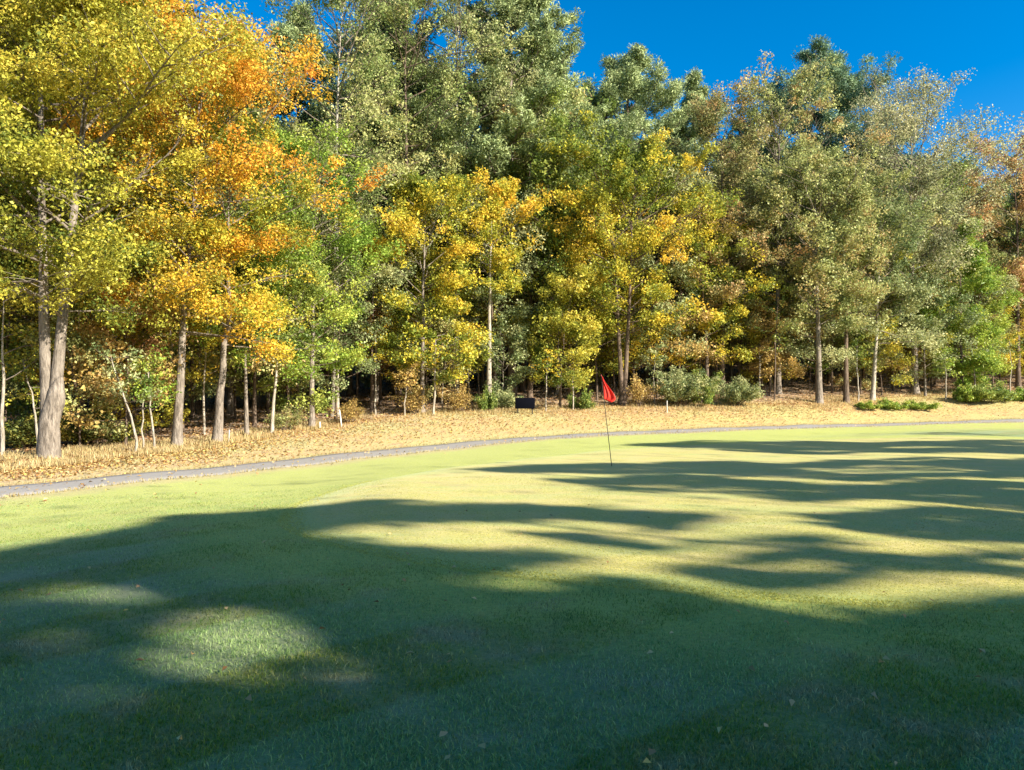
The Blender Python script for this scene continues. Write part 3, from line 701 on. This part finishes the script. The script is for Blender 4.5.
# the wood behind: prototypes shared by many
pro = [broad(H=20, r0=.2, cb=.26, CR=4.2, nl=40, subs=6, leaf=.22, per=28, rad=.7),
       broad(H=22, r0=.24, cb=.36, CR=4.6, nl=42, subs=6, leaf=.23, per=28, rad=.72, wig=.5),
       broad(H=16, r0=.16, cb=.2, CR=3.8, nl=36, subs=6, leaf=.21, per=28, rad=.64),
       pine(H=25, r0=.22, cb=.5, CR=3.8, nl=40, per=46, needle=.25, rad=.6)]
und = [broad(H=6.5, r0=.07, cb=.14, CR=2.4, nl=22, subs=5, leaf=.17, per=22, rad=.46),
       broad(H=9, r0=.1, cb=.2, CR=2.8, nl=26, subs=5, leaf=.18, per=22, rad=.5),
       broad(H=5, r0=.05, cb=.12, CR=2.0, nl=18, subs=5, leaf=.15, per=18, rad=.42)]
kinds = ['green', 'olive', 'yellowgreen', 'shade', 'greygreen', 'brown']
def edgeD(u): return float(np.interp(u, EU, ED))
def skyline(u): return float(np.interp(u, [-100, 540, 570, 600, 670, 690, 760, 870, 1024, 1200], [-400, -300, 85, 110, 110, 120, 125, 130, 160, 150]))
taken = []
def free(x, y, r):
    for a, b, c in taken:
        if (a - x) ** 2 + (b - y) ** 2 < (r + c) ** 2: return False
    taken.append((x, y, r)); return True
for o in list(bpy.data.objects):
    if o.type == 'EMPTY': taken.append((o.location.x, o.location.y, .9))
mid = [broad(H=11, r0=.11, cb=.16, CR=2.9, nl=34, subs=5, leaf=.14, per=28, rad=.48),
       broad(H=13, r0=.13, cb=.26, CR=3.1, nl=36, subs=5, leaf=.15, per=28, rad=.5, wig=.5),
       broad(H=8.5, r0=.09, cb=.2, CR=2.5, nl=26, subs=5, leaf=.13, per=28, rad=.44, wig=.4)]
def mids():
    c = 0
    for t_ in range(3000):
        if c >= 34: break
        u = R.uniform(-60, 1080); D = edgeD(u) + R.uniform(.8, 7); x = wx(u, D)
        if not free(x, D, .8): continue
        q = int(R.integers(0, 3))
        k = ['yellowgreen', 'green', 'olive', 'yellow', 'brown', 'greygreen'][int(R.integers(0, 6))]
        tree('broadleaf_tree', mid[q], u, D, k, 'brown', 'medium sized tree filling a gap just behind the front trees', 'medium trees behind the front row', R.uniform(0, 6.28), R.uniform(.8, 1.15)); c += 1
for i_ in range(44):
    u = -110 + 1260 * (i_ + R.uniform(.2, .8)) / 44; D = edgeD(u) + R.uniform(58, 88); q = int(R.integers(0, 3)); s = R.uniform(.6, .8)
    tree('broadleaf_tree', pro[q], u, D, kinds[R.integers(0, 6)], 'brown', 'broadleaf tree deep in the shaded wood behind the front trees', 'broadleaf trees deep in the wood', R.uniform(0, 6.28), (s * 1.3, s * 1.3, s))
mids()
cnt = 0; tries = 0
while cnt < 180 and tries < 6000:
    tries += 1
    u = R.uniform(-110, 1140); dd = 2 + 55 * R.random() ** 1.5; D = edgeD(u) + dd
    x = wx(u, D)
    if not free(x, D, 1.15): continue
    q = R.integers(0, 4); q = 3 if R.random() < .22 else min(q, 2)
    Hp = (20, 22, 16, 25)[q]; s = R.uniform(.85, 1.15)
    hm = H_(u, D, skyline(u) + R.uniform(0, 45)); s = min(s, hm / Hp)
    if s < .5: s = .5
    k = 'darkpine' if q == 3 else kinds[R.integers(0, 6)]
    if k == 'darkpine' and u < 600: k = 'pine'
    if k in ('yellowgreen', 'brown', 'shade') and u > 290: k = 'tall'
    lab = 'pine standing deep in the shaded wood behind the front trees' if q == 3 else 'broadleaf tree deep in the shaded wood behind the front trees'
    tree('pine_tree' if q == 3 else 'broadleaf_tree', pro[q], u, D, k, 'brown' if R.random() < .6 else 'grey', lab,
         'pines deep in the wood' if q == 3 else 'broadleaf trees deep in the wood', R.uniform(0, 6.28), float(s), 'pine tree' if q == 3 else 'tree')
    cnt += 1
cnt = 0; tries = 0
while cnt < 105 and tries < 4000:
    tries += 1
    u = R.uniform(-80, 1110); dd = .8 + 36 * R.random() ** 1.6; D = edgeD(u) + dd; x = wx(u, D)
    if not free(x, D, .7): continue
    q = R.integers(0, 3); k = ['greygreen', 'green', 'brown', 'yellowgreen', 'yellowgreen', 'olive'][R.integers(0, 6)]
    tree('young_tree', und[q], u, D, k, 'brown', 'young tree growing in the shade under the tall trees', 'young trees under the canopy', R.uniform(0, 6.28), R.uniform(.75, 1.2))
    cnt += 1

for i_ in range(42):
    t_ = R.uniform(0, 48); d_ = R.uniform(.5, 22) if i_ > 14 else R.uniform(.3, 3)
    a_ = EDGE[98]; v_ = EDGE[-1] - a_; v_ /= np.linalg.norm(v_); x, y = a_ + v_ * t_ + np.array([-v_[1], v_[0]]) * d_
    if 512 + F * x / y < 1090 or not free(x, y, 1.0): continue
    q = int(R.integers(0, 4)); k = 'darkpine' if q == 3 else kinds[R.integers(0, 6)]
    tree('pine_tree' if q == 3 else 'broadleaf_tree', pro[q], 0, 0, k, 'brown', 'pine standing deep in the shaded wood behind the front trees' if q == 3 else 'broadleaf tree deep in the shaded wood behind the front trees',
         'pines deep in the wood' if q == 3 else 'broadleaf trees deep in the wood', R.uniform(0, 6.28), R.uniform(.8, 1.05), cat='pine tree' if q == 3 else 'tree', xy=(float(x), float(y)))
poles = [sapling(H=7.5, r0=.055, bend=(.03, 0), CR=1.2, leaf=.12, nl=10, cb=.3, per=9), sapling(H=6, r0=.045, bend=(-.06, .02), CR=1.3, leaf=.12, nl=12, cb=.2, per=5), sapling(H=9, r0=.07, bend=(.02, .03), CR=1.4, leaf=.13, nl=12, cb=.35, per=10)]
for i_ in range(110):
    u = R.uniform(-50, 1080); D = edgeD(u) + .5 + 16 * R.random() ** 1.3; x = wx(u, D)
    if not free(x, D, .25): continue
    tree('sapling', poles[int(R.integers(0, 3))], u, D, ['yellowgreen', 'green', 'brown'][int(R.integers(0, 3))], ['pale', 'grey', 'brown'][int(R.integers(0, 3))], 'thin bare stemmed sapling among the bigger trunks', 'thin stems inside the wood', R.uniform(0, 6.28), R.uniform(.7, 1.15), cat='sapling')

R = np.random.default_rng(41)
for (u, dd, q, s_) in ((-20, 6, 1, 1.0), (5, 12, 0, 1.1), (-5, 20, 1, 1.1), (20, 26, 1, 1.1), (-40, 14, 1, 1.2), (-15, 32, 0, 1.3)):
    tree('young_tree', und[q], u, edgeD(u) + dd, 'green', 'brown', 'young tree growing in the shade under the tall trees', 'young trees under the canopy', R.uniform(0, 6.28), s_)

# trees right of and behind the camera that shade the lawn
def off_tree(x, y, H, CR, kind, rz):
    z0 = float(h(x, y))
    def keep(C): return lit_mask(C + np.array([x, y, z0]))
    pr_ = broad(H=H, r0=.22, cb=.38, CR=CR, nl=54, subs=5, leaf=.26, per=34, rad=.8, keep=keep)
    tree('broadleaf_tree', pr_, 0, 0, kind, 'grey', 'tall tree beside the lawn whose crown shades the grass', 'trees that shade the lawn', cat='tree', xy=(x, y))
for a in [(23, -5, 20, 5.5), (24.5, -9.5, 20, 5.5), (26, -.5, 20, 5.5), (29, 5, 20.5, 5.5), (33, 10, 21, 5.5), (38, 14.5, 21.5, 5.5), (44, 19, 22, 5.5),
          (31, -7.5, 22, 6), (31, -13, 23, 6), (35, -1.5, 22, 6), (37, -8, 24, 6), (38, 4.5, 22, 6), (43, 8.5, 23, 6), (16, -8, 17, 5.0), (14.5, -13, 19, 5.5), (21, -15, 21, 6), (49, 13, 23, 6)]:
    off_tree(a[0] - 1.8, a[1] - 3.7, a[2], a[3], ['olive', 'green', 'yellow'][int(a[0]) % 3], 0)

R = np.random.default_rng(51)
# ------------------------------------------------------------------ small stuff on the ground
def scatter_leaves(n, fn, size, name, stops):
    q = fn(n); x, y = q[:, 0], q[:, 1]; C = np.c_[x, y, h(x, y) + .015 + R.random(len(x)) * .03]
    m_ = leaf_mesh(name, C, size, R.random(len(C)), up=1.6)
    o = link(name, m_, mat=leafmat(name, stops, .2)); o['kind'] = 'stuff'; return o
def band(n, d0, d1, u0=-60, u1=1100, pw=1.0):
    u = R.uniform(u0, u1, n); D = np.interp(u, EU, ED) + d0 + (d1 - d0) * R.random(n) ** pw
    return np.c_[D * (u - 512) / F, D]
litter_stops = [(0, (.20, .10, .04)), (.35, (.46, .26, .09)), (.7, (.64, .48, .22)), (1, (.64, .42, .08))]
def strip_pts(n):
    u = R.uniform(-60, 1100, n); pd = np.interp(u, PU, PD) + 1.5; ed = np.interp(u, EU, ED); f = R.random(n) ** .55
    D = pd + (ed - pd) * f; return np.c_[D * (u - 512) / F, D]
scatter_leaves(34000, strip_pts, .095, 'fallen_leaves', litter_stops)
scatter_leaves(60000, lambda n: band(n, -.5, 40, pw=1.2), .15, 'leaf_litter', [(0, (.20, .11, .05)), (.5, (.42, .25, .11)), (1, (.62, .44, .22))])

def blades(name, P, Hh, w, stops, lean=.5, bend=.35):
    n = len(P); x, y = P[:, 0], P[:, 1]; z = h(x, y); z = z + (0 if name != 'green_turf' else .014)
    a = R.uniform(0, 6.28, n); L = Hh * R.uniform(.5, 1.3, n); W = w * R.uniform(.6, 1.3, n)
    sx, sy = np.cos(a), np.sin(a); b = a + R.uniform(-1, 1, n) + 1.57; ln = R.uniform(.1, 1, n) * lean * L
    B = np.stack([x, y, z - .004], 1); S = np.stack([sx, sy, 0 * sx], 1) * W[:, None] * .5
    T1 = B + np.stack([np.cos(b) * ln * .35, np.sin(b) * ln * .35, L * .6], 1)
    T2 = B + np.stack([np.cos(b) * ln * (1 + bend), np.sin(b) * ln * (1 + bend), L], 1)
    V = np.stack([B - S, B + S, T1 + S * .7, T1 - S * .7, T2], 1).reshape(-1, 3)
    k = np.arange(n)[:, None] * 5
    lp = np.concatenate([k + np.array([0, 1, 2, 3]), k + np.array([3, 2, 4])], 1).ravel()
    st = (np.arange(n)[:, None] * 7 + np.array([0, 4])).ravel()
    t = .5 + .5 * np.sin(x * 1.1 + np.sin(y * .7) * 2) * np.sin(y * 1.3 + np.sin(x * .8) * 2)
    at_ = np.repeat(np.stack([R.random(n), np.clip(.35 * t + .65 * R.random(n) , 0, 1), R.random(n)], 1), 5, 0)
    m_ = mesh(name, V, lp, st, attrs={'leaf': at_})
    o = link(name, m_, mat=leafmat(name, stops, .3, .6, .25, name == 'rough_grass')); o['kind'] = 'stuff'; return o
# rough grass near the camera, thinning with distance
def rough_pts(n, d0, d1):
    D = d0 * (d1 / d0) ** R.random(n); X_ = D * R.uniform(-.95, .95, n); m_ = gdist(X_, D) > .05
    return np.c_[X_, D][m_]
gst = [(0, (.045, .115, .010)), (.38, (.115, .22, .020)), (.66, (.25, .32, .04)), (.86, (.50, .46, .12)), (1, (.74, .62, .27))]
rp = rough_pts(520000, 1.6, 16)
tn = np.sin(rp[:, 0] * 2.9 + 2 * np.sin(rp[:, 1] * 1.7)) * np.sin(rp[:, 1] * 3.7 + 1.5 * np.sin(rp[:, 0] * 2.1)) + .5 * np.sin(rp[:, 0] * 7.1 + rp[:, 1] * 5.3)
rp = rp[R.random(len(rp)) < .75 + .35 * tn]
def lawn_leaf_pts(n):
    u = R.uniform(-60, 1100, n); pd = np.interp(u, PU, PD); D = pd + 1.6 - (np.abs(R.normal(0, 1, n)) * 2.2); return np.c_[D * (u - 512) / F, D]
q_ = lawn_leaf_pts(700)
C_ = np.c_[q_, h(q_[:, 0], q_[:, 1]) + .06]; o_ = link('leaves_by_path', leaf_mesh('leaves_by_path', C_, .09, R.random(len(C_)), up=2.2), mat=bpy.data.materials['fallen_leaves']); o_['kind'] = 'stuff'
D_ = R.uniform(2.5, 16, 260); q_ = np.c_[D_ * R.uniform(-.75, .75, 260), D_]
C_ = np.c_[q_, h(q_[:, 0], q_[:, 1]) + .035]; o_ = link('leaves_on_lawn', leaf_mesh('leaves_on_lawn', C_, .045, R.random(len(C_)), up=1.5), mat=bpy.data.materials['fallen_leaves']); o_['kind'] = 'stuff'
D_ = 5.6 * (16 / 5.6) ** R.random(330000); X_ = D_ * R.uniform(-.5, .8, len(D_)); m_ = gdist(X_, D_) < -.02; gp_ = np.c_[X_, D_][m_]
blades('green_turf', gp_, .010, .006, [(0, (.20, .23, .025)), (.4, (.35, .35, .05)), (.7, (.56, .49, .10)), (1, (.76, .64, .22))], lean=2.0)
blades('rough_grass', rp, .026, .0048, gst, lean=1.2)
# tall dead grass and weeds where the strip meets the wood
dg = band(60000, -2.2, 2.2)
w_ = np.sin(dg[:, 0] * 1.9 + np.sin(dg[:, 1] * 1.3) * 2) * np.sin(dg[:, 1] * 2.1 + 1) + .6 * np.sin(dg[:, 0] * .53 + 2)
dg = dg[w_ + R.normal(0, .5, len(w_)) > .25]
blades('dry_grass', dg, .2, .02, [(0, (.26, .20, .08)), (.5, (.48, .37, .17)), (.85, (.62, .50, .28)), (1, (.30, .33, .10))], lean=.55)
pth = PATH[39:100]
def path_edge(n):
    P_s = resample(PATH, .05); T_ = np.gradient(P_s, axis=0); T_ /= np.linalg.norm(T_, axis=1)[:, None]; Nn_ = np.stack([-T_[:, 1], T_[:, 0]], 1)
    i_ = R.integers(1000, len(P_s) - 1000, n); s = np.where(R.random(n) < .5, -1, 1); return P_s[i_] + Nn_[i_] * (s * R.uniform(.98, 1.25, n))[:, None]
blades('path_edge_grass', path_edge(14000), .09, .012, [(0, (.30, .24, .10)), (.6, (.50, .40, .18)), (1, (.28, .34, .10))], lean=.6)

# ------------------------------------------------------------------ flagstick, sign, stakes
def box(V, Q, c, s, R3=None):
    c = np.array(c, float); o = len(V)
    for dx in (-1, 1):
        for dy in (-1, 1):
            for dz in (-1, 1): V.append(c + np.array([dx * s[0], dy * s[1], dz * s[2]]) * .5)
    for q in ((0, 1, 3, 2), (4, 6, 7, 5), (0, 4, 5, 1), (2, 3, 7, 6), (0, 2, 6, 4), (1, 5, 7, 3)): Q.append([o + i_ for i_ in q])
def bevel(o, w=.008):
    b = o.modifiers.new('bevel', 'BEVEL'); b.width = w; b.segments = 2
bx_, by_, bz_ = base(612, 18.5); bz_ += .014
e = empty('golf_flag', (bx_, by_, bz_), 'golf flagstick with drooping red flag leaning slightly left on the green', 'golf flag')
Hp = 2.2; tilt = -(612 - 601.5) / F * 18.5
tb = Tubes(); f = np.linspace(0, 1, 9); P = np.stack([tilt * f, 0 * f + .05 * f, Hp * f - .1 * (1 - f)], 1)
tb.add(P, .0095 * (1 - .25 * f), 10); link('pole', tb.mesh('pole'), e, simple('dark flagpole', (.035, .032, .025), .4))
# flag: folded cloth hanging from the top
nu, nv = 22, 26; Vf = []
for i_ in range(nv):
    v_ = i_ / (nv - 1)
    for j_ in range(nu):
        s = j_ / (nu - 1)
        # hanging triangle: narrow at the top, bellying to the right lower down
        reach = (.03 + .25 * math.sin(min(1, v_ * 1.02) ** 1.5 * math.pi * .62) * (1 if v_ < .84 else 1 - ((v_ - .84) / .16) ** 2 * .45)) * s
        drop = .55 * v_ + .09 * s * (v_)
        tt = (Hp - drop * .98) / Hp
        x_ = tilt * min(1, tt) + .006 + reach
        y_ = .05 * tt + .028 * math.sin(s * 9 + v_ * 2.2) * s ** .6 + .012 * math.sin(s * 17 + v_ * 4)
        Vf.append((x_, y_, Hp - .02 - drop))
Qf = [[i_ * nu + j_, i_ * nu + j_ + 1, (i_ + 1) * nu + j_ + 1, (i_ + 1) * nu + j_] for i_ in range(nv - 1) for j_ in range(nu - 1)]
m, nt, N, L = newmat('red flag cloth'); geo = N.new('ShaderNodeNewGeometry')
p = N.new('ShaderNodeBsdfPrincipled'); L.new(mix(nt, noise(nt, geo.outputs['Position'], 60, 2), (.80, .035, .02), (.92, .06, .03)), p.inputs['Base Color']); p.inputs['Roughness'].default_value = .6
t = N.new('ShaderNodeBsdfTranslucent'); t.inputs[0].default_value = (.8, .05, .03, 1); mx = N.new('ShaderNodeMixShader'); mx.inputs[0].default_value = .35
L.new(p.outputs[0], mx.inputs[1]); L.new(t.outputs[0], mx.inputs[2]); o = N.new('ShaderNodeOutputMaterial'); L.new(mx.outputs[0], o.inputs[0])
fo = link('flag', quads(np.array(Vf), Qf, name='flag', smooth=True), e, m)
sm = fo.modifiers.new('cloth', 'SOLIDIFY'); sm.thickness = .004
tb = Tubes(); tb.add(np.array([[tilt, .05, Hp - .01], [tilt, .05, Hp + .03]]), [.014, .008], 8); link('finial', tb.mesh('finial'), e, simple('finial', (.3, .05, .04)))

x, y, z = base(525, 43.6)
zc = topz(403.2, 43.6) - z
e = empty('sign', (x, y, z), 'small black rectangular sign board standing on the leafy strip by the wood', 'sign')
V, Q_ = [], []; box(V, Q_, (0, 0, zc), (1.14, .05, .62)); o = link('board', quads(np.array(V), Q_, name='board'), e, simple('black board', (.004, .0045, .008), .9, .02)); bevel(o, .045)
V, Q_ = [], []; box(V, Q_, (0, -.0, zc), (1.0, .07, .06)); 
for s in (-.42, .42):
    V, Q_ = [], []; box(V, Q_, (s, .05, (zc) / 2 - .1), (.07, .05, zc + .3)); link('post', quads(np.array(V), Q_, name='post'), e, simple('dark post', (.05, .04, .03)))
def stake(u, D, H, tx, lab, c=(.7, .68, .62), r=.03):
    x, y, z = base(u, D); tb = Tubes(); P = np.array([[0, 0, -.15], [tx * .5, 0, H * .5], [tx, 0, H - .01], [tx, 0, H]]); tb.add(P, [r, r, r, r * .4], 8)
    o = link('stake', tb.mesh('stake'), None, simple('weathered stake', c), (x, y, z)); o['label'] = lab; o['category'] = 'stake'
stake(342, 36.5, .85, -.12, 'leaning whitish stake on the leafy strip below the full green tree')
stake(320, 36, .35, .0, 'short pale stub left of the leaning whitish stake')
stake(667, 46, .75, .0, 'thin white stake in front of the wide grey green bush', r=.022)
stake(229, 30.3, .5, .02, 'short grey stake right of the leaning thick trunk', (.4, .36, .3))

# ------------------------------------------------------------------ light, sky, camera
w = bpy.data.worlds.new('World'); scene.world = w; w.use_nodes = True; nt = w.node_tree; nt.nodes.clear()
sky = nt.nodes.new('ShaderNodeTexSky'); sky.sky_type = 'NISHITA'; sky.sun_disc = False
sky.sun_elevation = EL; sky.sun_rotation = math.atan2(SD[0], SD[1]); sky.altitude = 300; sky.air_density = 1.0; sky.dust_density = 1.0; sky.ozone_density = 2.5
hs = nt.nodes.new('ShaderNodeHueSaturation'); hs.inputs['Saturation'].default_value = 1.55; nt.links.new(sky.outputs[0], hs.inputs['Color'])
bg = nt.nodes.new('ShaderNodeBackground'); bg.inputs[1].default_value = .082; nt.links.new(hs.outputs[0], bg.inputs[0])
out = nt.nodes.new('ShaderNodeOutputWorld'); nt.links.new(bg.outputs[0], out.inputs[0])
sl = bpy.data.lights.new('sun', 'SUN'); sl.energy = 5.0; sl.angle = math.radians(.5); sl.color = (1, .92, .77)
so = bpy.data.objects.new('sun', sl); col.objects.link(so); so.rotation_euler = Vector(SD).to_track_quat('Z', 'Y').to_euler(); so.location = (30, -12, 40)
cd = bpy.data.cameras.new('camera'); cd.sensor_width = 36; cd.lens = F / 1024 * 36; cd.clip_end = 2000; cd.clip_start = .05
co = bpy.data.objects.new('camera', cd); col.objects.link(co); co.location = (0, 0, CAMH); co.rotation_euler = (math.radians(90) + math.atan((HOR - 385) / F), 0, 0)
scene.camera = co
scene.render.resolution_x = 1024; scene.render.resolution_y = 770
vs = scene.view_settings; vs.view_transform = 'Standard'; vs.look = 'None'; vs.exposure = 1.45; vs.gamma = 1
cy = scene.cycles; cy.max_bounces = 6; cy.diffuse_bounces = 3; cy.glossy_bounces = 2; cy.transmission_bounces = 4; cy.use_denoising = True
cy.sample_clamp_indirect = 6
